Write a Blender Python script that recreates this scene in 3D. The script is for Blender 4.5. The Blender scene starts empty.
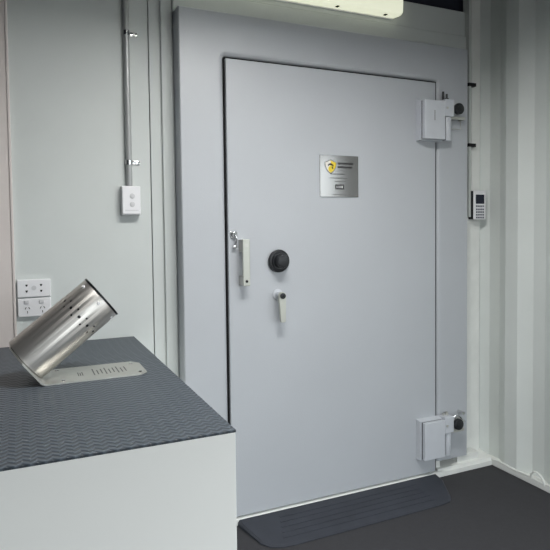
import bpy, bmesh, math
from mathutils import Vector, Matrix
S = bpy.context.scene
C = S.collection
PI = math.pi

# ------------------------------------------------------------------ colours and materials
def lin(r, g, b):
    f = lambda c: (c/255/12.92) if c/255 <= .04045 else ((c/255+.055)/1.055)**2.4
    return (f(r), f(g), f(b), 1)

def mat(name, rgb, rough=.5, metal=0, bump=None, spec=.5, mott=0.0, mscale=3, emit=None, estr=0, coat=0, aniso=0):
    m = bpy.data.materials.new(name); m.use_nodes = True
    nt = m.node_tree; b = nt.nodes['Principled BSDF']
    b.inputs['Base Color'].default_value = lin(*rgb)
    b.inputs['Roughness'].default_value = rough
    b.inputs['Metallic'].default_value = metal
    b.inputs['Specular IOR Level'].default_value = spec
    b.inputs['Coat Weight'].default_value = coat
    b.inputs['Anisotropic'].default_value = aniso
    if emit:
        b.inputs['Emission Color'].default_value = lin(*emit)
        b.inputs['Emission Strength'].default_value = estr
    tc = nt.nodes.new('ShaderNodeTexCoord')
    if mott:
        n = nt.nodes.new('ShaderNodeTexNoise'); n.inputs['Scale'].default_value = mscale
        n.inputs['Detail'].default_value = 6
        nt.links.new(tc.outputs['Object'], n.inputs['Vector'])
        r = nt.nodes.new('ShaderNodeValToRGB')
        a = [c*(1-mott) for c in lin(*rgb)[:3]]+[1]; z = [min(1, c*(1+mott)) for c in lin(*rgb)[:3]]+[1]
        r.color_ramp.elements[0].color = a; r.color_ramp.elements[1].color = z
        r.color_ramp.elements[0].position = .3; r.color_ramp.elements[1].position = .7
        nt.links.new(n.outputs['Fac'], r.inputs['Fac']); nt.links.new(r.outputs['Color'], b.inputs['Base Color'])
    if bump:
        sc, st, stretch = bump
        mp = nt.nodes.new('ShaderNodeMapping'); mp.inputs['Scale'].default_value = stretch
        n = nt.nodes.new('ShaderNodeTexNoise'); n.inputs['Scale'].default_value = sc; n.inputs['Detail'].default_value = 4
        bp = nt.nodes.new('ShaderNodeBump'); bp.inputs['Strength'].default_value = st; bp.inputs['Distance'].default_value = .002
        nt.links.new(tc.outputs['Object'], mp.inputs['Vector']); nt.links.new(mp.outputs['Vector'], n.inputs['Vector'])
        nt.links.new(n.outputs['Fac'], bp.inputs['Height']); nt.links.new(bp.outputs['Normal'], b.inputs['Normal'])
    return m

M = {}
M['wall'] = mat('painted_panel', (202, 207, 205), .55, mott=.03, bump=(40, .12, (1, 1, 1)))
M['corr'] = mat('container_paint', (222, 227, 224), .5, mott=.04, bump=(30, .1, (1, 1, .2)))
M['ledge'] = mat('ledge_paint', (232, 234, 230), .45, mott=.04, mscale=12, bump=(60, .2, (1, 1, 1)))
M['beige'] = mat('beige_board', (214, 206, 202), .6, mott=.02, mscale=6)
M['darkwall'] = mat('dark_grey_panel', (88, 90, 94), .6)
M['jamb'] = mat('dark_door_frame', (80, 82, 86), .5)
M['ceil'] = mat('dark_ceiling', (34, 37, 52), .7)
M['floor'] = mat('black_rubber_floor', (61, 61, 64), .75, spec=.25, mott=.06, mscale=60, bump=(300, .3, (1, 1, 1)))
M['door'] = mat('grey_metallic_paint', (180, 184, 189), .40, spec=.65, mott=.02, mscale=2.5, bump=(160, .22, (1, 1, 1)))
M['hinge'] = mat('hinge_paint', (196, 200, 206), .35, mott=.02, mscale=20)
M['steel'] = mat('brushed_steel', (200, 197, 192), .38, .92)
M['steel_dull'] = mat('dull_steel', (196, 196, 190), .42, .85, mott=.04, mscale=30)
M['mirror'] = mat('polished_steel', (138, 138, 136), .16, .75, bump=(8, .05, (1, 1, 1)))
M['satin'] = mat('satin_silver', (186, 188, 180), .32, .6)
M['chrome'] = mat('chrome', (215, 215, 215), .12, 1)
M['black'] = mat('black_plastic', (22, 25, 29), .4)
M['darkhole'] = mat('dark_recess', (18, 18, 20), .8)
M['plastic'] = mat('white_plastic', (232, 232, 234), .35)
M['plastic2'] = mat('white_plastic_trim', (206, 206, 208), .4)
M['galv'] = mat('conduit_grey', (168, 170, 170), .35, .3)
M['duct'] = mat('duct_white', (200, 204, 200), .4)
M['cab'] = mat('cabinet_white', (246, 246, 241), .45, mott=.012, mscale=2)
M['ramp'] = mat('ramp_rubber', (55, 58, 66), .5, spec=.35, mott=.12, mscale=9, bump=(90, .2, (1, 1, 1)))
M['diff'] = mat('lamp_diffuser', (235, 238, 220), .5, emit=(250, 252, 225), estr=.66)
M['yellow'] = mat('yellow_print', (232, 205, 60), .5)
M['print'] = mat('dark_print', (34, 34, 36), .6, spec=.2)
M['printlt'] = mat('grey_print', (92, 92, 92), .6, spec=.2)
M['rose'] = mat('pale_print', (235, 232, 226), .5)
M['screen'] = mat('dark_screen', (34, 38, 52), .25)
M['key'] = mat('navy_keys', (48, 52, 76), .5)
M['seam'] = mat('seam_backing', (70, 72, 72), .8)

def mat_mat():
    """dark rubber with moulded rows of zigzag ridges"""
    m = bpy.data.materials.new('zigzag_rubber'); m.use_nodes = True
    nt = m.node_tree; b = nt.nodes['Principled BSDF']; N = nt.nodes.new; L = nt.links.new
    tc = N('ShaderNodeTexCoord'); sx = N('ShaderNodeSeparateXYZ'); L(tc.outputs['Object'], sx.inputs[0])
    def op(o, a, c=None):
        n = N('ShaderNodeMath'); n.operation = o
        for i, v in enumerate((a, c)):
            if v is None: continue
            if isinstance(v, (int, float)): n.inputs[i].default_value = v
            else: L(v, n.inputs[i])
        return n.outputs[0]
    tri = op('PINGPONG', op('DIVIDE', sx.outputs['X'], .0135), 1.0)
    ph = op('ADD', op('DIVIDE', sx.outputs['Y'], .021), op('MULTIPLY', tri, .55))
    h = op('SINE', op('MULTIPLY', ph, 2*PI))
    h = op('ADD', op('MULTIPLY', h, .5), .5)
    bp = N('ShaderNodeBump'); bp.inputs['Strength'].default_value = .8; bp.inputs['Distance'].default_value = .0028
    L(h, bp.inputs['Height']); L(bp.outputs['Normal'], b.inputs['Normal'])
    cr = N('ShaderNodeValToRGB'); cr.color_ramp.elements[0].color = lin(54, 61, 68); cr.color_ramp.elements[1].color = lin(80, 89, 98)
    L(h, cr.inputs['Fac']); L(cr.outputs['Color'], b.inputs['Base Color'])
    b.inputs['Roughness'].default_value = .42; b.inputs['Specular IOR Level'].default_value = .5
    return m
M['mat'] = mat_mat()

# ------------------------------------------------------------------ mesh helpers (world coordinates)
def bx(bm, x0, x1, y0, y1, z0, z1, bev=0, seg=2, rot=None):
    t = bmesh.new(); bmesh.ops.create_cube(t, size=1)
    for v in t.verts: v.co = Vector(((x0+x1)/2+v.co.x*(x1-x0), (y0+y1)/2+v.co.y*(y1-y0), (z0+z1)/2+v.co.z*(z1-z0)))
    if bev: bmesh.ops.bevel(t, geom=t.edges[:], offset=bev, segments=seg, affect='EDGES', profile=.5)
    if rot: bmesh.ops.transform(t, matrix=rot, verts=t.verts)
    merge(bm, t); return bm

def merge(bm, t):
    me = bpy.data.meshes.new('t'); t.to_mesh(me); t.free(); bm.from_mesh(me); bpy.data.meshes.remove(me)

def cyl(bm, p, q, r, r2=None, n=32, bev=0):
    p = Vector(p); q = Vector(q); d = q-p
    t = bmesh.new(); bmesh.ops.create_cone(t, cap_ends=True, segments=n, radius1=r, radius2=r if r2 is None else r2, depth=d.length)
    if bev:
        e = [e for e in t.edges if len([f for f in e.link_faces if len(f.verts) > 4]) == 1]
        bmesh.ops.bevel(t, geom=e, offset=bev, segments=2, affect='EDGES', profile=.5)
    bmesh.ops.transform(t, matrix=Matrix.Translation((p+q)/2) @ d.to_track_quat('Z', 'Y').to_matrix().to_4x4(), verts=t.verts)
    merge(bm, t); return bm

def tube(bm, pts, r, n=10):
    pts = [Vector(p) for p in pts]; rings = []
    for i, p in enumerate(pts):
        d = (pts[min(i+1, len(pts)-1)]-pts[max(i-1, 0)]).normalized(); q = d.to_track_quat('Z', 'Y')
        rings.append([bm.verts.new(p+q @ Vector((r*math.cos(2*PI*k/n), r*math.sin(2*PI*k/n), 0))) for k in range(n)])
    for a, b in zip(rings, rings[1:]):
        for k in range(n): bm.faces.new((a[k], a[(k+1) % n], b[(k+1) % n], b[k]))
    bm.faces.new(rings[0][::-1]); bm.faces.new(rings[-1]); return bm

def prism(bm, pts, d):
    """closed polygon of world points swept along the vector d"""
    t = bmesh.new(); d = Vector(d)
    a = [t.verts.new(Vector(p)) for p in pts]; b = [t.verts.new(Vector(p)+d) for p in pts]
    t.faces.new(a); t.faces.new(b[::-1])
    for i in range(len(a)): t.faces.new((a[i], b[i], b[(i+1) % len(a)], a[(i+1) % len(a)]))
    bmesh.ops.recalc_face_normals(t, faces=t.faces[:]); merge(bm, t); return bm

def origin(p):
    o = Vector((0, 0, 0))
    while p: o += p.location; p = p.parent
    return o

def obj(name, bm, m, parent=None, smooth=False, loc=None):
    bmesh.ops.recalc_face_normals(bm, faces=bm.faces[:])
    o0 = origin(parent)
    if parent is None:
        if loc is None:
            xs = [v.co for v in bm.verts]
            loc = ((min(v.x for v in xs)+max(v.x for v in xs))/2, (min(v.y for v in xs)+max(v.y for v in xs))/2, min(v.z for v in xs))
        o0 = Vector(loc)
    for v in bm.verts: v.co -= o0
    me = bpy.data.meshes.new(name); bm.to_mesh(me); bm.free()
    for p in me.polygons: p.use_smooth = smooth
    if smooth:
        try: me.set_sharp_from_angle(angle=math.radians(35))
        except Exception: pass
    o = bpy.data.objects.new(name, me); C.objects.link(o)
    o.data.materials.append(M[m])
    if parent is None: o.location = o0
    else: o.parent = parent
    return o

def thing(name, label, cat, loc, group=None):
    o = bpy.data.objects.new(name, None); C.objects.link(o); o.location = loc; o.empty_display_size = .05
    o['label'] = label; o['category'] = cat
    if group: o['group'] = group
    return o
def tag(o, label, cat, group=None):
    o['label'] = label; o['category'] = cat
    if group: o['group'] = group
    return o
def struct(name, bm, m, label=None):
    o = obj(name, bm, m); o['kind'] = 'structure'
    if label: o['label'] = label
    return o
B = bmesh.new

# ------------------------------------------------------------------ the room
H = 2.62; HW = 2.447; YB = 2.42; XL = -1.3; YF = -1.7; RX0, RX1, RZ = .15, 2.15, 2.15
struct('floor', bx(B(), XL-.1, 2.45, YF-.1, 2.55, -.06, 0), 'floor', 'black rubber floor')
struct('ceiling', bx(B(), XL-.1, 2.45, YF-.1, 2.55, H, H+.06), 'ceil', 'dark navy ceiling')
struct('wall_left', bx(B(), XL-.1, XL, YF, YB+.02, 0, H), 'darkwall', 'dark grey left wall')
struct('wall_rear', bx(bx(bx(B(), XL-.1, RX0, YF-.1, YF, 0, H), RX1, 2.45, YF-.1, YF, 0, H), RX0, RX1, YF-.1, YF, RZ, H), 'wall', 'white wall behind the viewpoint with an open doorway')
w = B()      # sheeting in panels with a narrow joint between them, on a dark backing
bx(w, XL, -.024, 2.422, 2.48, 0, HW); bx(w, -.024, .5105, YB, 2.48, 0, HW, .0012, 1); bx(w, .5145, 2.44, YB, 2.48, 0, HW, .0012, 1)
wb = struct('wall_back', w, 'wall', 'pale grey sheeted back wall with a narrow vertical joint')
struct('trim_1', bx(B(), .500, .525, 2.4795, 2.50, 0, HW), 'seam')
t = B()      # beige board beside the outlets with its own edge strip
bx(t, XL, -.030, 2.409, 2.4215, 0, HW, .001, 1); bx(t, -.0295, -.020, 2.405, 2.4215, 0, HW, .002, 2)
struct('wall_beige_panel', t, 'beige', 'pinkish beige wall board at the far left').name = 'trim_2'
t = B(); bx(t, .562, .611, 2.405, 2.4205, .03, HW, .004)
struct('trim_3', t, 'wall', 'stepped cover strip left of the vault door frame')
t = B(); bx(t, .6135, 2.236, 2.395, 2.4205, 2.222, 2.314, .003); bx(t, .6135, 2.236, 2.405, 2.4205, 2.318, HW, .003)
struct('trim_4', t, 'wall', 'flat header board above the vault door frame')
struct('trim_10', bx(B(), XL, 2.42, 2.445, 2.50, HW, H), 'ceil', 'dark gap above the header board')
struct('trim_5', bx(bx(B(), 2.243, 2.303, 2.395, 2.4205, 1.35, H, .002), 2.203, 2.303, 2.395, 2.4205, .028, 1.35, .002), 'ledge', 'white corner post between vault door frame and corrugated wall')
t = B(); bx(t, XL, 2.3125, 2.309, 2.43, 0, .028, .003)
prism(t, [(1.949, 2.312, .026), (1.949, 2.318, .042), (1.949, 2.405, .060), (1.949, 2.405, .026)], (.367, 0, 0)); bx(t, 1.949, 1.977, 2.333, 2.415, .04, .083, .002); bx(t, 2.092, 2.24, 2.333, 2.415, .04, .083, .002)
struct('trim_6', t, 'ledge', 'white steel ledge along the foot of the back wall')
# corrugated right wall : closed profile swept upward, cut for the side doorway
XI, XO, XB = 2.32, 2.356, 2.40
def corr(y_hi, y_lo, z0, z1, bm):
    pts = [(XB, y_hi), (XI if y_hi > 2.4 else None, y_hi)]
    prof = [(XI, 2.44), (XI, 2.423)]; y = 2.374
    while y > YF-.4:
        prof += [(XO, y), (XO, y-.072), (XI, y-.145), (XI, y-.225)]; y -= .295
    def xat(yy):
        for a, b in zip(prof, prof[1:]):
            if a[1] >= yy >= b[1]:
                k = (a[1]-yy)/(a[1]-b[1] or 1); return a[0]+k*(b[0]-a[0])
    line = [(xat(y_hi), y_hi)]+[p for p in prof if y_lo < p[1] < y_hi]+[(xat(y_lo), y_lo)]
    poly = [(x, yy, z0) for x, yy in line]+[(XB, y_lo, z0), (XB, y_hi, z0)]
    prism(bm, poly, (0, 0, z1-z0))
DY0, DY1, DZ = -1.0, .72, 2.0          # the doorway daylight comes through
c = B(); corr(2.44, DY1, 0, H, c); corr(DY1, DY0, DZ, H, c); corr(DY0, YF, 0, H, c)
struct('wall_right', c, 'corr', 'pale grey corrugated container wall')
t = B(); bx(t, 2.312, 2.37, DY1+.19, 2.309, 0, .032, .005); bx(t, 2.3127, 2.37, 2.309, 2.40, .0, .03, .004)
tube(t, [(2.316, y, .034+.003*math.sin(y*37)) for y in [.95+i*(2.33-.95)/40 for i in range(41)]], .006, 8)
struct('trim_7', t, 'ledge', 'white steel rail along the foot of the corrugated wall')
t = B(); bx(t, 2.29, 2.41, DY1-.03, DY1+.19, 0, DZ); bx(t, 2.29, 2.41, DY0, DY0+.05, 0, DZ); bx(t, 2.29, 2.41, DY0, DY1, DZ-.05, DZ)  # out of view; wide dark jamb added to darken the nameplate's reflection
struct('trim_8', t, 'jamb', 'unseen side doorway frame, one jamb widened to darken the nameplate reflection')

# ------------------------------------------------------------------ vault door frame
D = 2.319
fr = thing('vault_door_frame', 'wide grey metallic steel frame surrounding the vault door', 'door frame', (1.378, D, .03))
X0, X1, ZT = .616, 2.147, 2.219; OX0, OX1, OZ = .809, 1.944, 2.037
def frame_mesh():
    t = bmesh.new()
    outer = [(X0, .03), (X0, ZT), (X1, ZT), (X1, .095)]
    def corner(cx, cz, r, a0, a1, n=5): return [(cx+r*math.cos(a0+(a1-a0)*i/n), cz+r*math.sin(a0+(a1-a0)*i/n)) for i in range(n+1)]
    def inner(off):
        x0, x1, z = OX0-off, OX1+off, OZ+off; r = .012+off
        return [(x0, .03)]+corner(x0+r, z-r, r, PI, PI/2)+corner(x1-r, z-r, r, PI/2, 0)+[(x1, .083)]
    bev = [(0.022, D, 0), (.016, D+.001, 0), (.008, D+.006, 0), (.002, D+.014, 0), (0, D+.024, 0), (0, YB-.02, 0)]
    loops = []
    for off, y, _ in bev:
        loops.append([t.verts.new((x, y, z)) for x, z in inner(off)])
    for a, b in zip(loops, loops[1:]):
        for i in range(len(a)-1): t.faces.new((a[i], a[i+1], b[i+1], b[i]))
    # front face between the inner loop and the outer rectangle
    n = len(loops[0])
    oL = [t.verts.new((X0+.004, D, .03)), t.verts.new((X0+.004, D, ZT-.004)), t.verts.new((X1-.003, D, ZT-.004)), t.verts.new((X1-.003, D, .083))]
    oM = [t.verts.new((X0, D+.004, .03)), t.verts.new((X0, D+.004, ZT)), t.verts.new((X1, D+.004, ZT)), t.verts.new((X1, D+.004, .083))]
    oB = [t.verts.new((X0, YB, .03)), t.verts.new((X0, YB, ZT)), t.verts.new((X1, YB, ZT)), t.verts.new((X1, YB, .083))]
    L = loops[0]; k = 1+3
    t.faces.new([oL[0], oL[1]]+[L[i] for i in range(k, -1, -1)])
    t.faces.new([oL[1], oL[2]]+[L[i] for i in range(n-1-k, k-1, -1)])
    t.faces.new([oL[2], oL[3]]+[L[i] for i in range(n-1, n-2-k, -1)])
    for a, b in ((oL, oM), (oM, oB)):
        for i in range(3): t.faces.new((a[i], a[i+1], b[i+1], b[i]))
    return t
obj('frame_body', frame_mesh(), 'door', fr)
obj('back_stop', bx(B(), OX0-.02, OX1+.02, YB-.022, YB-.001, .03, OZ+.02), 'darkhole', fr)

# ------------------------------------------------------------------ vault door
vd = thing('vault_door', 'large grey metallic vault door leaf with black dial and steel nameplate', 'vault door', (1.376, D, .03))
obj('door_leaf', bx(B(), .8175, 1.9365, D, 2.392, .034, 2.029, .0045, 3), 'door', vd)
t = B(); bx(t, .8125, .8170, D+.012, 2.385, .034, 2.033); bx(t, 1.937, 1.9435, D+.006, 2.385, .034, 2.033); bx(t, .8125, 1.9435, D+.010, 2.385, 2.0295, 2.0355)
obj('door_gap_shade', t, 'darkhole', vd)  # dark strips filling the gap round the leaf, painting its shade

# hinges: covers on the leaf, knuckles and bolts on the frame
def hinge(zc, low):
    b = B()                                    # backing plate with slanted top
    prism(b, [(1.812, D-.0005, zc-.103), (1.812, D-.0005, zc+.103), (1.815, D-.030, zc+.096), (1.815, D-.030, zc-.100)], (.145, 0, 0))
    hb = obj('hinge_plate', b, 'hinge', vd)
    obj('hinge_gap_shade', bx(B(), 1.824, 1.950, D-.036, D-.030, zc-.094, zc+.092), 'darkhole', hb)  # dark slab painting the shade between plate and cover
    hc = obj('hinge_cover', bx(B(), 1.8225, 1.950, D-.058, D-.036, zc-.096, zc+.094, .003), 'hinge', vd)
    if not low: obj('cover_slot', bx(B(), 1.882, 1.885, D-.0588, D-.0575, zc-.005, zc+.045), 'printlt', hc)
    k = B()
    bx(k, 1.9515, 2.008, D-.056, D-.001, zc+.022, zc+.106, .003)
    kn = obj('hinge_block', k, 'hinge', fr)
    obj('hinge_screw', cyl(B(), (1.963, D-.0565, zc+.062), (1.963, D-.0595, zc+.062), .006, n=16), 'steel_dull', kn)
    k = B(); cyl(k, (1.984, D-.028, zc-.098), (1.984, D-.028, zc+.021), .021, n=32, bev=.002)
    obj('knuckle_gap_shade', bx(B(), 1.9505, 1.9660, D-.040, D-.0005, zc-.096, zc+.0215), 'darkhole', kn)  # black box put in as the shaded gap beside the knuckle
    obj('hinge_knuckle', k, 'hinge', fr, smooth=True)
    k = B(); cyl(k, (1.968, D-.02, zc+.106), (1.968, D-.02, zc+.150 if not low else zc+.118), .0055, n=16)
    cyl(k, (1.990, D-.02, zc+.106), (1.990, D-.02, zc+.118), .010, n=16); cyl(k, (1.990, D-.02, zc+.118), (1.990, D-.02, zc+.140 if not low else zc+.122), .005, n=16)
    obj('hinge_pin', k, 'black' if not low else 'steel_dull', fr, smooth=True)
    kb = thing  # noqa
    b = B(); zk = zc+.062 if not low else zc+.060
    cyl(b, (2.036, D-.066, zk), (2.036, D-.045, zk), .0285, n=40, bev=.004)
    bk = obj('black_knob', b, 'black', fr, smooth=True); bk['label'] = 'black round knob beside the hinge'
    obj('knob_face', cyl(B(), (2.036, D-.0662, zk), (2.036, D-.069, zk), .016, n=32, bev=.001), 'black', bk, smooth=True)
    b = B(); cyl(b, (2.036, D-.045, zk), (2.036, D-.0005, zk), .008, n=16)
    cyl(b, (2.076, D-.030, zk+.008), (2.076, D-.0005, zk+.008), .011, n=16)
    bx(b, 2.008, 2.096, D-.036, D-.030, zk-.049, zk-.034, .0015)
    bx(b, 2.010, 2.020, D-.030, D-.0005, zk-.049, zk-.034); bx(b, 2.084, 2.094, D-.030, D-.0005, zk-.049, zk-.034)
    obj('knob_bracket', b, 'steel_dull', fr)
    if not low:
        obj('wire_loop', tube(B(), [(2.012, D-.012, zk-.05), (2.012, D-.012, zk-.093), (2.088, D-.012, zk-.093), (2.088, D-.012, zk-.05)], .0016, 8), 'steel_dull', fr)
    else:
        p = [(2.008+.088*i/12, D-.035-.01*math.sin(PI*i/12), zk+.022+.022*math.sin(PI*i/12*1.5)) for i in range(13)]
        obj('wire_loop', tube(B(), p, .0035, 8), 'chrome', fr, smooth=True)
        b = B(); cyl(b, (2.008, D-.04, zk+.028), (2.008, D-.001, zk+.028), .008, n=16); cyl(b, (2.085, D-.04, zk+.045), (2.085, D-.001, zk+.045), .009, n=16)
        obj('wire_anchor', b, 'chrome', fr)
hinge(1.832, False)
hinge(.223, True)
obj('foot_bracket', bx(B(), 1.90, 1.972, D-.010, D+.01, .0285, .0335), 'ledge', fr)

# combination dial
di = obj('combination_dial', cyl(B(), (1.051, D-.0005, 1.158), (1.051, D-.020, 1.158), .051, n=64, bev=.008), 'black', vd, smooth=True)
obj('dial_knob', cyl(cyl(B(), (1.051, D-.020, 1.158), (1.051, D-.028, 1.158), .040, .036, n=48), (1.051, D-.028, 1.158), (1.051, D-.062, 1.158), .030, .027, n=48, bev=.003), 'black', di, smooth=True)
t = B()
for i in range(50):
    a = 2*PI*i/50; l = .005 if i % 5 == 0 else .003
    R_ = Matrix.Translation((1.051, 0, 1.158)) @ Matrix.Rotation(a, 4, 'Y')
    bx(t, -.0003, .0003, D-.0206, D-.0195, .0435-l, .0435, rot=R_)
obj('dial_ticks', t, 'printlt', di)

# pull handle
ph = obj('pull_handle', bx(B(), .8635, .8965, 2.266, 2.276, 1.058, 1.258, .0025), 'satin', vd); ph['label'] = 'satin silver vertical pull handle'
obj('stand_off', bx(B(), .8645, .8955, 2.2765, D-.0005, 1.204, 1.256, .001), 'steel_dull', ph)
obj('stand_off', bx(B(), .8645, .8955, 2.2765, D-.0005, 1.060, 1.100, .001), 'steel_dull', ph)
obj('handle_mark', bx(bx(B(), .873, .888, 2.2654, 2.2662, 1.208, 1.2095), .873, .888, 2.2654, 2.2662, 1.225, 1.240), 'steel_dull', ph)
obj('handle_bolt', cyl(B(), (.880, 2.2655, 1.078), (.880, 2.2640, 1.078), .006, n=16), 'print', ph)

# key lock with hanging cover
kl = obj('key_lock', cyl(bx(B(), .826, .858, D-.005, D-.0005, 1.262, 1.292, .002), (.842, D-.004, 1.278), (.842, D-.016, 1.278), .011, n=24, bev=.002), 'chrome', vd)
obj('key_slot', bx(B(), .8405, .8435, D-.0168, D-.0158, 1.270, 1.286), 'darkhole', kl)
t = B(); tube(t, [(.846, D-.019, 1.276), (.848, D-.02, 1.262), (.847, D-.018, 1.245), (.843, D-.015, 1.232)], .0035)
cyl(t, (.842, D-.010, 1.228), (.842, D-.020, 1.228), .0085, n=20, bev=.002)
obj('lock_cover', t, 'chrome', kl, smooth=True)

# lever handle
b = B(); cyl(b, (1.046, D-.0005, 1.008), (1.046, D-.006, 1.008), .024, n=40, bev=.002); cyl(b, (1.046, D-.006, 1.008), (1.046, D-.040, 1.008), .013, n=32)
hub = obj('lever_hub', b, 'hinge', vd, smooth=True)
t = bmesh.new(); prof = []
for i in range(13):
    a = PI-PI*i/12; prof.append((1.0475+.0175*math.cos(a), 1.006+.0175*math.sin(a)))
prof += [(1.0625, .895), (1.0600, .888), (1.0400, .888), (1.0375, .895)]
prism(t, [(x, D-.054, z) for x, z in prof], (0, .014, 0)); bmesh.ops.bevel(t, geom=t.edges[:], offset=.0015, segments=1, affect='EDGES')
lv = obj('lever_handle', t, 'satin', vd); lv['label'] = 'short silver lever handle hanging down'
obj('lever_cap', cyl(B(), (1.0475, D-.0545, 1.006), (1.0475, D-.060, 1.006), .013, n=32, bev=.001), 'black', lv, smooth=True)
obj('cap_centre', cyl(B(), (1.0475, D-.060, 1.006), (1.0475, D-.0615, 1.006), .005, n=20), 'print', lv)

# nameplate: polished plate, shield emblem, lines of print too small to read, dark number window
px0, px1, pz0, pz1 = 1.2665, 1.4735, 1.446, 1.639; yp = D-.004
npl = obj('nameplate', bx(B(), px0, px1, yp, D-.0003, pz0, pz1, .0012), 'mirror', vd); npl['label'] = 'square polished steel nameplate with yellow shield emblem'
def poly(pts, y, m, name, par, th=.0006):
    t = B(); prism(t, [(x, y, z) for x, z in pts], (0, th, 0)); return obj(name, t, m, par)
cx, cz = 1.322, 1.589
sh = [(-.031, .018), (-.014, .023), (0, .030), (.014, .023), (.031, .018), (.029, -.004), (.017, -.024), (0, -.036), (-.017, -.024), (-.029, -.004)]
e = poly([(cx+x, cz+z) for x, z in sh], yp-.0008, 'print', 'shield_emblem', npl)
poly([(cx+x*.91, cz+z*.91) for x, z in sh], yp-.0013, 'rose', 'shield_field', e)
poly([(cx+x, cz+z) for x, z in [(-.002, .026), (.013, .020), (.028, .015), (.026, -.003), (.015, -.021), (0, -.031), (-.012, -.022), (-.012, -.006), (.004, .006)]], yp-.0018, 'yellow', 'shield_field', e)
poly([(cx+x, cz+z) for x, z in [(-.016, .004), (-.004, .013), (.008, .010), (.016, .002), (.013, -.004), (.004, .003), (-.006, .005), (-.012, -.001)]], yp-.0023, 'print', 'shield_device', e)
poly([(cx+x, cz+z) for x, z in [(.004, -.003), (.012, -.005), (.015, -.014), (.007, -.012)]], yp-.0023, 'print', 'shield_device', e)
def line(x0, x1, z, h, m, gaps, n):
    t = B(); x = x0; i = 0
    while x < x1:
        wd = gaps[i % len(gaps)]
        bx(t, x, min(x+wd, x1), yp-.0007, yp+.0002, z-h/2, z+h/2); x += wd+.0022; i += 1
    return obj(n, t, m, npl)
# the first letter of the heading can be read: W
def strokes(pts, wd, y, th=.0007):
    t = B()
    for a, b_ in zip(pts, pts[1:]):
        a = Vector(a); b_ = Vector(b_); n = (b_-a).normalized(); n = Vector((-n.y, n.x))*wd/2
        prism(t, [(a.x+n.x, y, a.y+n.y), (b_.x+n.x, y, b_.y+n.y), (b_.x-n.x, y, b_.y-n.y), (a.x-n.x, y, a.y-n.y)], (0, th, 0))
    return t
obj('print_heading', strokes([(1.361, 1.609), (1.364, 1.597), (1.3675, 1.606), (1.371, 1.597), (1.374, 1.609)], .0026, yp-.0007), 'print', npl)
line(1.377, 1.442, 1.602, .009, 'print', [.006, .0035, .007, .005], 'print_heading')
line(1.361, 1.438, 1.585, .009, 'print', [.0065, .004, .0075, .003], 'print_heading')
line(1.372, 1.402, 1.570, .002, 'printlt', [.004, .007], 'print_line')
line(1.322, 1.398, 1.553, .0032, 'print', [.009, .005, .012], 'print_line')
line(1.316, 1.412, 1.534, .0032, 'printlt', [.004, .010, .007], 'print_line')
line(1.345, 1.402, 1.519, .0028, 'printlt', [.010, .006], 'print_line')
line(1.334, 1.412, 1.457, .0022, 'printlt', [.012, .005], 'print_line')
nw = obj('number_window', bx(B(), 1.347, 1.393, yp-.0009, yp+.0002, 1.482, 1.504), 'print', npl)
t = B()
for x, wd in ((1.353, .0035), (1.362, .002), (1.369, .005), (1.379, .007)): bx(t, x, x+wd, yp-.0015, yp-.0009, 1.487, 1.499)
obj('number_marks', t, 'plastic2', nw)

# ------------------------------------------------------------------ threshold ramp
t = bmesh.new()
bot = [(.838, 2.3075), (.842, 2.27), (.872, 2.125), (.898, 2.088), (.945, 2.066), (1.0, 2.062), (1.77, 2.070), (1.82, 2.078), (1.85, 2.105), (1.925, 2.25), (1.932, 2.3075)]
def rz(y): return .006+.020*max(0, min(1, (y-2.07)/.22))
cxr, cyr = 1.385, 2.30
lo = [t.verts.new((x, y, .0006)) for x, y in bot]
up = [t.verts.new((x, y, rz(y)*.6)) for x, y in bot]
ins = [((x-cxr)*.985+cxr, (y-cyr)*.955+cyr) for x, y in bot]
tp = [t.verts.new((x, y, rz(y))) for x, y in ins]
n = len(bot)
for a, b in ((lo, up), (up, tp)):
    for i in range(n): t.faces.new((a[i], a[(i+1) % n], b[(i+1) % n], b[i]))
t.faces.new(lo[::-1])
for i in range(1, n//2+1):
    q = [tp[i-1], tp[i], tp[n-1-i], tp[n-i]]
    q = list(dict.fromkeys(q))
    if len(q) > 2: t.faces.new(q)
for k in range(5):
    y = 2.115+.035*k
    pts = [(.97+.012*k, y, rz(y)-.001), (.97+.012*k, y+.009, rz(y+.009)-.001), (1.76, y+.009, rz(y+.009)-.001), (1.76, y, rz(y)-.001)]
    prism(t, pts, (0, 0, .0032))
tag(obj('threshold_ramp', t, 'ramp'), 'black ribbed rubber ramp on the floor at the foot of the vault door', 'ramp')

# ------------------------------------------------------------------ cabinet and mat
cb = B(); bx(cb, -.92, .4235, 1.1725, 2.3085, 0, .8535, .0015, 2); bx(cb, -.92, .4235, 2.3075, 2.4040, .03, .8535)
tag(obj('cabinet', cb, 'cab'), 'plain white cabinet in the left foreground under the dark rubber mat', 'cabinet')
tag(obj('rubber_mat', bx(B(), -.925, .4245, 1.1700, 2.4040, .854, .860, .001, 1), 'mat'), 'dark grey zigzag patterned rubber mat covering the white cabinet top', 'mat')

# ------------------------------------------------------------------ clearing tube on its bent bracket
ct = thing('clearing_tube', 'slanted stainless steel clearing tube with perforated ring on a bent steel bracket', 'steel tube', (.20, 1.83, .8605))
zt = .8605
ang = math.radians(38.4); ax = Vector((math.cos(ang), 0, math.sin(ang))); up_ = Vector((-math.sin(ang), 0, math.cos(ang)))
R0 = .0722; tip = Vector((.2248, 1.832, 1.0955))
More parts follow.
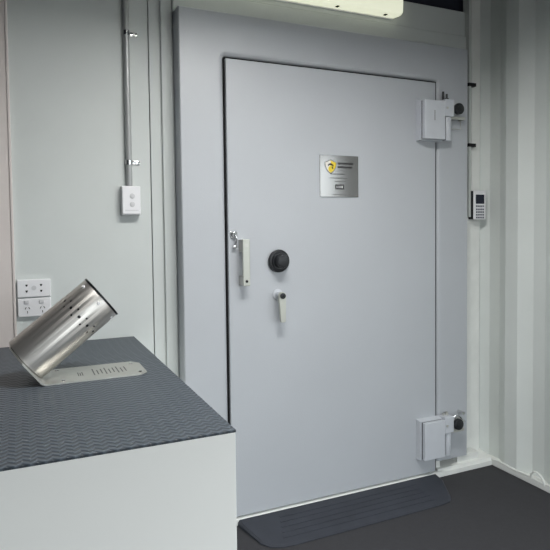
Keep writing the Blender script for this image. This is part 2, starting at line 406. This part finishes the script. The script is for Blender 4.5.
# bracket: a strip with chamfered ends, bent along x = .06
bend = Vector((.048, 0, zt+.002)); LEN = (tip-bend).dot(ax)-.002; base = tip-ax*LEN
def flat(u, v):   # u to the right from the bend along the counter
    return Vector((bend.x+u, v, zt))
t = bmesh.new(); th = .004
path = [(.0, 0)]
yc0, yc1 = 1.742, 1.925
pl = [(.012, yc0), (.279, yc0), (.301, yc0+.022), (.301, yc1-.035), (.279, yc1), (.012, yc1)]
loopA = [flat(u, v) for u, v in pl]
# slanted flap directions
fl = lambda u, v, w=0: Vector((bend.x, v, zt+.001)) + up_*u + ax*w
fp = [(.012, yc1), (.085, yc1), (.135, yc1-.05), (.135, yc0+.05), (.085, yc0), (.012, yc0)]
A = [t.verts.new(p) for p in loopA]; A2 = [t.verts.new(p+Vector((0, 0, th))) for p in loopA]
t.faces.new(A[::-1]); t.faces.new(A2)
for i in range(len(A)-1): t.faces.new((A[i], A[i+1], A2[i+1], A2[i]))
Fb = [t.verts.new(fl(u, v)) for u, v in fp]; Ff = [t.verts.new(fl(u, v, th)) for u, v in fp]
t.faces.new(Fb); t.faces.new(Ff[::-1])
for i in range(len(Fb)-1): t.faces.new((Fb[i], Fb[i+1], Ff[i+1], Ff[i]))
# rounded bend between strip and flap
mo = []; mi = []
P0 = flat(.012, 0); P2 = fl(.012, 0); Pc = Vector((bend.x-.001, 0, zt))
Q0 = P0+Vector((0, 0, th)); Q2 = fl(.012, 0, th); Qc = Vector((bend.x+.004, 0, zt+th+.001))
prev = None
for i in range(7):
    s = i/6; f = lambda a, c, b: a*(1-s)**2+c*2*s*(1-s)+b*s*s
    o_ = f(P0, Pc, P2); n_ = f(Q0, Qc, Q2)
    cur = [t.verts.new((o_.x, yc0, o_.z)), t.verts.new((o_.x, yc1, o_.z)), t.verts.new((n_.x, yc1, n_.z)), t.verts.new((n_.x, yc0, n_.z))]
    if prev:
        for k in range(4): t.faces.new((prev[k], prev[(k+1) % 4], cur[(k+1) % 4], cur[k]))
    prev = cur
bmesh.ops.remove_doubles(t, verts=t.verts[:], dist=.0003)
br = obj('bracket', t, 'steel_dull', ct)
zs = zt+th
for (x, y) in ((.105, 1.768), (.095, 1.905), (.330, 1.775), (.322, 1.895)):
    sc = obj('screw', cyl(B(), (x, y, zs-.0002), (x, y, zs+.0022), .0065, .005, n=20), 'chrome', br)
t = B()
for k in range(3): bx(t, .150+.006*k, .153+.006*k, 1.80, 1.845-.008*(k % 2), zs+.0001, zs+.0004)
for k in range(9):
    x = .195+.012*k; bx(t, x, x+.0035, 1.79+.006*(k % 3), 1.872-.010*((k*2) % 3), zs+.0001, zs+.0004)
obj('engraving', t, 'printlt', br)
# tube, hollow with a closed foot; holes cut right through the wall
t = bmesh.new(); n = 96; thk = .003
def ring(s, r): return [t.verts.new(base+ax*s+up_*r*math.cos(2*PI*k/n)+Vector((0, 1, 0))*r*math.sin(2*PI*k/n)) for k in range(n)]
rs = [ring(.0035, R0), ring(LEN-.0015, R0), ring(LEN, R0-.001), ring(LEN, R0-thk), ring(.0075, R0-thk)]
for a, b in zip(rs, rs[1:]):
    for k in range(n): t.faces.new((a[k], a[(k+1) % n], b[(k+1) % n], b[k]))
t.faces.new(rs[0][::-1]); t.faces.new(rs[-1])
tb = obj('tube', t, 'steel', ct, smooth=True)
cut = bmesh.new()
for i in range(12):
    for off, rr, da in ((0, .0047, 0), (.0125, .0033, PI/12), (-.0125, .0033, PI/12)):
        a = 2*PI*i/12+da+.12
        d = up_*math.cos(a)+Vector((0, 1, 0))*math.sin(a); p = base+ax*(LEN-.085+off)
        cyl(cut, p+d*(R0-.012), p+d*(R0+.01), rr, n=16)
me = bpy.data.meshes.new('cut')
o0 = origin(ct)
for v in cut.verts: v.co -= o0
cut.to_mesh(me); cut.free()
co = bpy.data.objects.new('cutter', me); C.objects.link(co); co.parent = ct
md = tb.modifiers.new('holes', 'BOOLEAN'); md.object = co; md.operation = 'DIFFERENCE'; md.solver = 'EXACT'
bpy.context.view_layer.update()
dg = bpy.context.evaluated_depsgraph_get()
nm = bpy.data.meshes.new_from_object(tb.evaluated_get(dg)); tb.modifiers.clear(); tb.data = nm
bpy.data.objects.remove(co)
# black inner liner and rim, rim screws
t = bmesh.new()
rs = [ring(LEN-.001, R0+.0012), ring(LEN+.005, R0+.0012), ring(LEN+.005, R0-.008), ring(.02, R0-.008), ring(.02, R0-.0045), ring(LEN-.001, R0-.0045)]
for a, b in zip(rs, rs[1:]+rs[:1]):
    for k in range(n): t.faces.new((a[k], a[(k+1) % n], b[(k+1) % n], b[k]))
obj('black_liner', t, 'black', ct, smooth=True)
for i in range(6):
    a = math.radians(-28+60*i) + PI*1.0
    d = up_*math.cos(a)+Vector((0, 1, 0))*math.sin(a); p = base+ax*(LEN-.018)
    cyl_b = B(); cyl(cyl_b, p+d*(R0-.001), p+d*(R0+.0035), .0052, .004, n=16)
    obj('rim_screw', cyl_b, 'plastic', tb, smooth=True)  # white colour stands in for the glint on chrome screw heads

# ------------------------------------------------------------------ left wall fittings
cd = thing('conduit', 'vertical grey conduit running down the left panel to the white switch', 'conduit', (.4195, 2.404, 1.486))
obj('pipe', cyl(B(), (.4195, 2.4045, 1.4855), (.4195, 2.4045, HW-.0005), .0125, n=32), 'galv', cd, smooth=True)
for z in (2.108, 1.582):
    t = B(); cyl(t, (.4195, 2.4045, z-.009), (.4195, 2.4045, z+.009), .0150, n=32)
    bx(t, .430, .466, 2.4155, 2.4195, z-.009, z+.009, .001)
    sd = obj('saddle_clip', t, 'chrome', cd, smooth=True)
    obj('screw', cyl(B(), (.453, 2.4156, z), (.453, 2.410, z), .0075, .005, n=16), 'chrome', sd, smooth=True)
sw = thing('light_switch', 'white surface switch box with two round buttons at the conduit end', 'switch', (.4225, 2.40, 1.366))
obj('back_box', bx(B(), .384, .461, 2.392, 2.4198, 1.364, 1.484, .003), 'plastic', sw)
fp_ = obj('face_plate', bx(B(), .3855, .4595, 2.380, 2.392, 1.3685, 1.4835, .003), 'plastic', sw)
for z in (1.443, 1.409):
    bt = obj('button', cyl(B(), (.4260, 2.3805, z), (.4260, 2.3780, z), .0105, n=24, bev=.001), 'plastic2', sw, smooth=True)
obj('label_strip', bx(B(), .396, .450, 2.3793, 2.3803, 1.383, 1.386), 'plastic2', sw)

so = thing('data_outlet', 'upper white wall plate with four small dark sockets, above the double power outlet', 'wall outlet', (.046, 2.41, 1.047))
obj('face_plate', bx(B(), -.0145, .106, 2.403, 2.4198, 1.047, 1.116, .003), 'plastic', so)
for x in (.019, .071):
    for z in (1.093, 1.070):
        poly([(x-.005, z+.004), (x+.005, z+.004), (x+.002, z-.004), (x-.002, z-.004)], 2.4024, 'darkhole', 'socket_hole', so, .002)
obj('centre_oval', cyl(B(), (.045, 2.4035, 1.083), (.045, 2.4015, 1.083), .009, n=24), 'plastic2', so)
po = thing('power_outlet', 'lower white double power outlet with two rocker switches, partly behind the steel tube', 'wall outlet', (.046, 2.41, .971))
obj('face_plate', bx(B(), -.0145, .106, 2.403, 2.4198, .971, 1.0425, .003), 'plastic', po)
for x in (.019, .073):
    obj('rocker_switch', bx(B(), x-.010, x+.007, 2.399, 2.4035, 1.022, 1.036, .0015), 'plastic2', po)
    t = B()
    bx(t, -.0012, .0012, 2.4022, 2.4035, -.0045, .0045, rot=Matrix.Translation((x-.0055, 0, 1.005)) @ Matrix.Rotation(.5, 4, 'Y'))
    bx(t, -.0012, .0012, 2.4022, 2.4035, -.0045, .0045, rot=Matrix.Translation((x+.0075, 0, 1.005)) @ Matrix.Rotation(-.5, 4, 'Y'))
    bx(t, x-.0002, x+.0022, 2.4022, 2.4035, .985, .994)
    obj('socket_slots', t, 'print', po)

# ------------------------------------------------------------------ right-hand duct and keypad
du = thing('cable_duct', 'thin white cable duct running down the right-hand corner post to the keypad', 'cable duct', (2.232, 2.38, 1.352))
t = B(); bx(t, 2.2045, 2.2200, 2.372, 2.4202, 1.352, H-.0005, .002)
obj('duct_body', t, 'duct', du)
for z in (2.058, 1.737):
    obj('clip', bx(B(), 2.2025, 2.252, 2.370, 2.3948, z-.009, z+.009, .001), 'print', du)
kp = thing('keypad', 'small white alarm keypad with dark screen beside the corrugated wall', 'keypad', (2.278, 2.38, 1.338))
obj('back_box', bx(B(), 2.2225, 2.304, 2.361, 2.3953, 1.340, 1.492, .002), 'black', kp)
obj('housing', bx(B(), 2.222, 2.307, 2.354, 2.361, 1.3375, 1.494, .004), 'plastic', kp)
obj('screen', bx(B(), 2.236, 2.294, 2.3525, 2.3545, 1.423, 1.472, .0006), 'screen', kp)
for r in range(5):
    for c_ in range(4):
        z = 1.410-r*.0145-(0.003 if r else 0); x = 2.2425+c_*.0147
        obj('key', bx(B(), x-.0044, x+.0044, 2.3515, 2.3545, z-.0042, z+.0042, .001), 'key', kp)

# lashing ring
p = []
for i in range(15):
    a = PI*i/14; p.append((2.3125-.010*math.sin(a), 2.008+.040*math.cos(a), .028+.052*math.sin(a)))
rg = obj('lashing_ring', tube(B(), p, .0052, 12), 'ledge', smooth=True)
tag(rg, 'white half-round lashing ring on the rail at the foot of the corrugated wall', 'ring')

# ------------------------------------------------------------------ lamp above the door
lb = thing('batten_light', 'long cream white batten light fixed above the vault door', 'light', (1.2, 2.36, 2.335))
t = bmesh.new(); x0, x1 = .62, 1.743
prof = [(2.3945, 2.334), (2.345, 2.329), (2.330, 2.333), (2.322, 2.345), (2.320, 2.390), (2.322, 2.418), (2.335, 2.430), (2.3945, 2.432)]
prism(t, [(x0, y, z) for y, z in [(y, z+.012) for y, z in prof]], (x1-x0, 0, 0))
bmesh.ops.bevel(t, geom=[e for e in t.edges if abs(e.verts[0].co.x-e.verts[1].co.x) < 1e-5], offset=.006, segments=3, affect='EDGES')
obj('diffuser', t, 'diff', lb, smooth=True)
for x in (.9, 1.39, 1.66):
    obj('clip', bx(B(), x-.007, x+.007, 2.346, 2.366, 2.3385, 2.343, .001), 'print', lb)
obj('base_tray', bx(B(), x0+.01, x1-.01, 2.3945, 2.4042, 2.340, 2.436), 'plastic', lb)

# ------------------------------------------------------------------ daylight through the side doorway
wd = bpy.data.worlds.new('world'); S.world = wd; wd.use_nodes = True
nt = wd.node_tree; bg = nt.nodes['Background']
tc = nt.nodes.new('ShaderNodeTexCoord'); sp = nt.nodes.new('ShaderNodeSeparateXYZ'); cr = nt.nodes.new('ShaderNodeValToRGB')
nt.links.new(tc.outputs['Generated'], sp.inputs[0])
mr = nt.nodes.new('ShaderNodeMapRange'); mr.inputs['From Min'].default_value = -1
nt.links.new(sp.outputs['Z'], mr.inputs['Value']); nt.links.new(mr.outputs[0], cr.inputs['Fac'])
e = cr.color_ramp.elements; e[0].position = .49; e[0].color = (.22, .22, .215, 1); e[1].position = .52; e[1].color = (.90, .96, 1.0, 1)
nt.links.new(cr.outputs['Color'], bg.inputs['Color']); bg.inputs['Strength'].default_value = 5.0
pl_ = bpy.data.lights.new('doorway_portal', 'AREA'); pl_.shape = 'RECTANGLE'; pl_.size = DY1-DY0; pl_.size_y = DZ; pl_.cycles.is_portal = True
po_ = bpy.data.objects.new('doorway_portal', pl_); C.objects.link(po_); po_.location = (2.42, (DY0+DY1)/2, DZ/2); po_.rotation_euler = (0, PI/2, 0)
pl_.size, pl_.size_y = DZ, DY1-DY0
pq = pl_.copy(); pq.size, pq.size_y = RX1-RX0, RZ; po2 = bpy.data.objects.new('doorway_portal', pq); C.objects.link(po2); po2.location = ((RX0+RX1)/2, YF-.11, RZ/2); po2.rotation_euler = (PI/2, 0, 0)

al = bpy.data.lights.new('ceiling_lamp', 'AREA'); al.shape = 'RECTANGLE'; al.size = .9; al.size_y = .35; al.energy = 39; al.color = (1, .985, .96)
alo = bpy.data.objects.new('ceiling_lamp', al); C.objects.link(alo); alo.location = (.85, 1.25, HW-.008)
t = B()
for x in (.385, 1.31): bx(t, x, x+.005, 1.07, 1.43, HW-.078, H+.001)
for y in (1.065, 1.43): bx(t, .385, 1.315, y, y+.005, HW-.078, H+.001)
struct('trim_9', t, 'wall', 'shallow skirt around the ceiling lamp')


# ------------------------------------------------------------------ camera
cam = bpy.data.cameras.new('camera'); cm = bpy.data.objects.new('camera', cam); C.objects.link(cm); S.camera = cm
yaw, pit, rol = .42278942, .04148516, -.01175157
f = Vector((math.sin(yaw)*math.cos(pit), math.cos(yaw)*math.cos(pit), -math.sin(pit)))
rt = Vector((math.cos(yaw), -math.sin(yaw), 0)); up = rt.cross(f)
r2 = rt*math.cos(rol)+up*math.sin(rol); u2 = -rt*math.sin(rol)+up*math.cos(rol)
cm.matrix_world = Matrix(((r2.x, u2.x, -f.x, 0), (r2.y, u2.y, -f.y, 0), (r2.z, u2.z, -f.z, 1.303), (0, 0, 0, 1)))
cam.sensor_width = 36; cam.lens = 569.773/550*36; cam.shift_x = -1.319/550; cam.shift_y = -22.928/550; cam.clip_start = .02

vs = S.view_settings; vs.view_transform = 'Standard'; vs.look = 'None'; vs.gamma = 1; vs.exposure = -.07; vs.use_curve_mapping = False
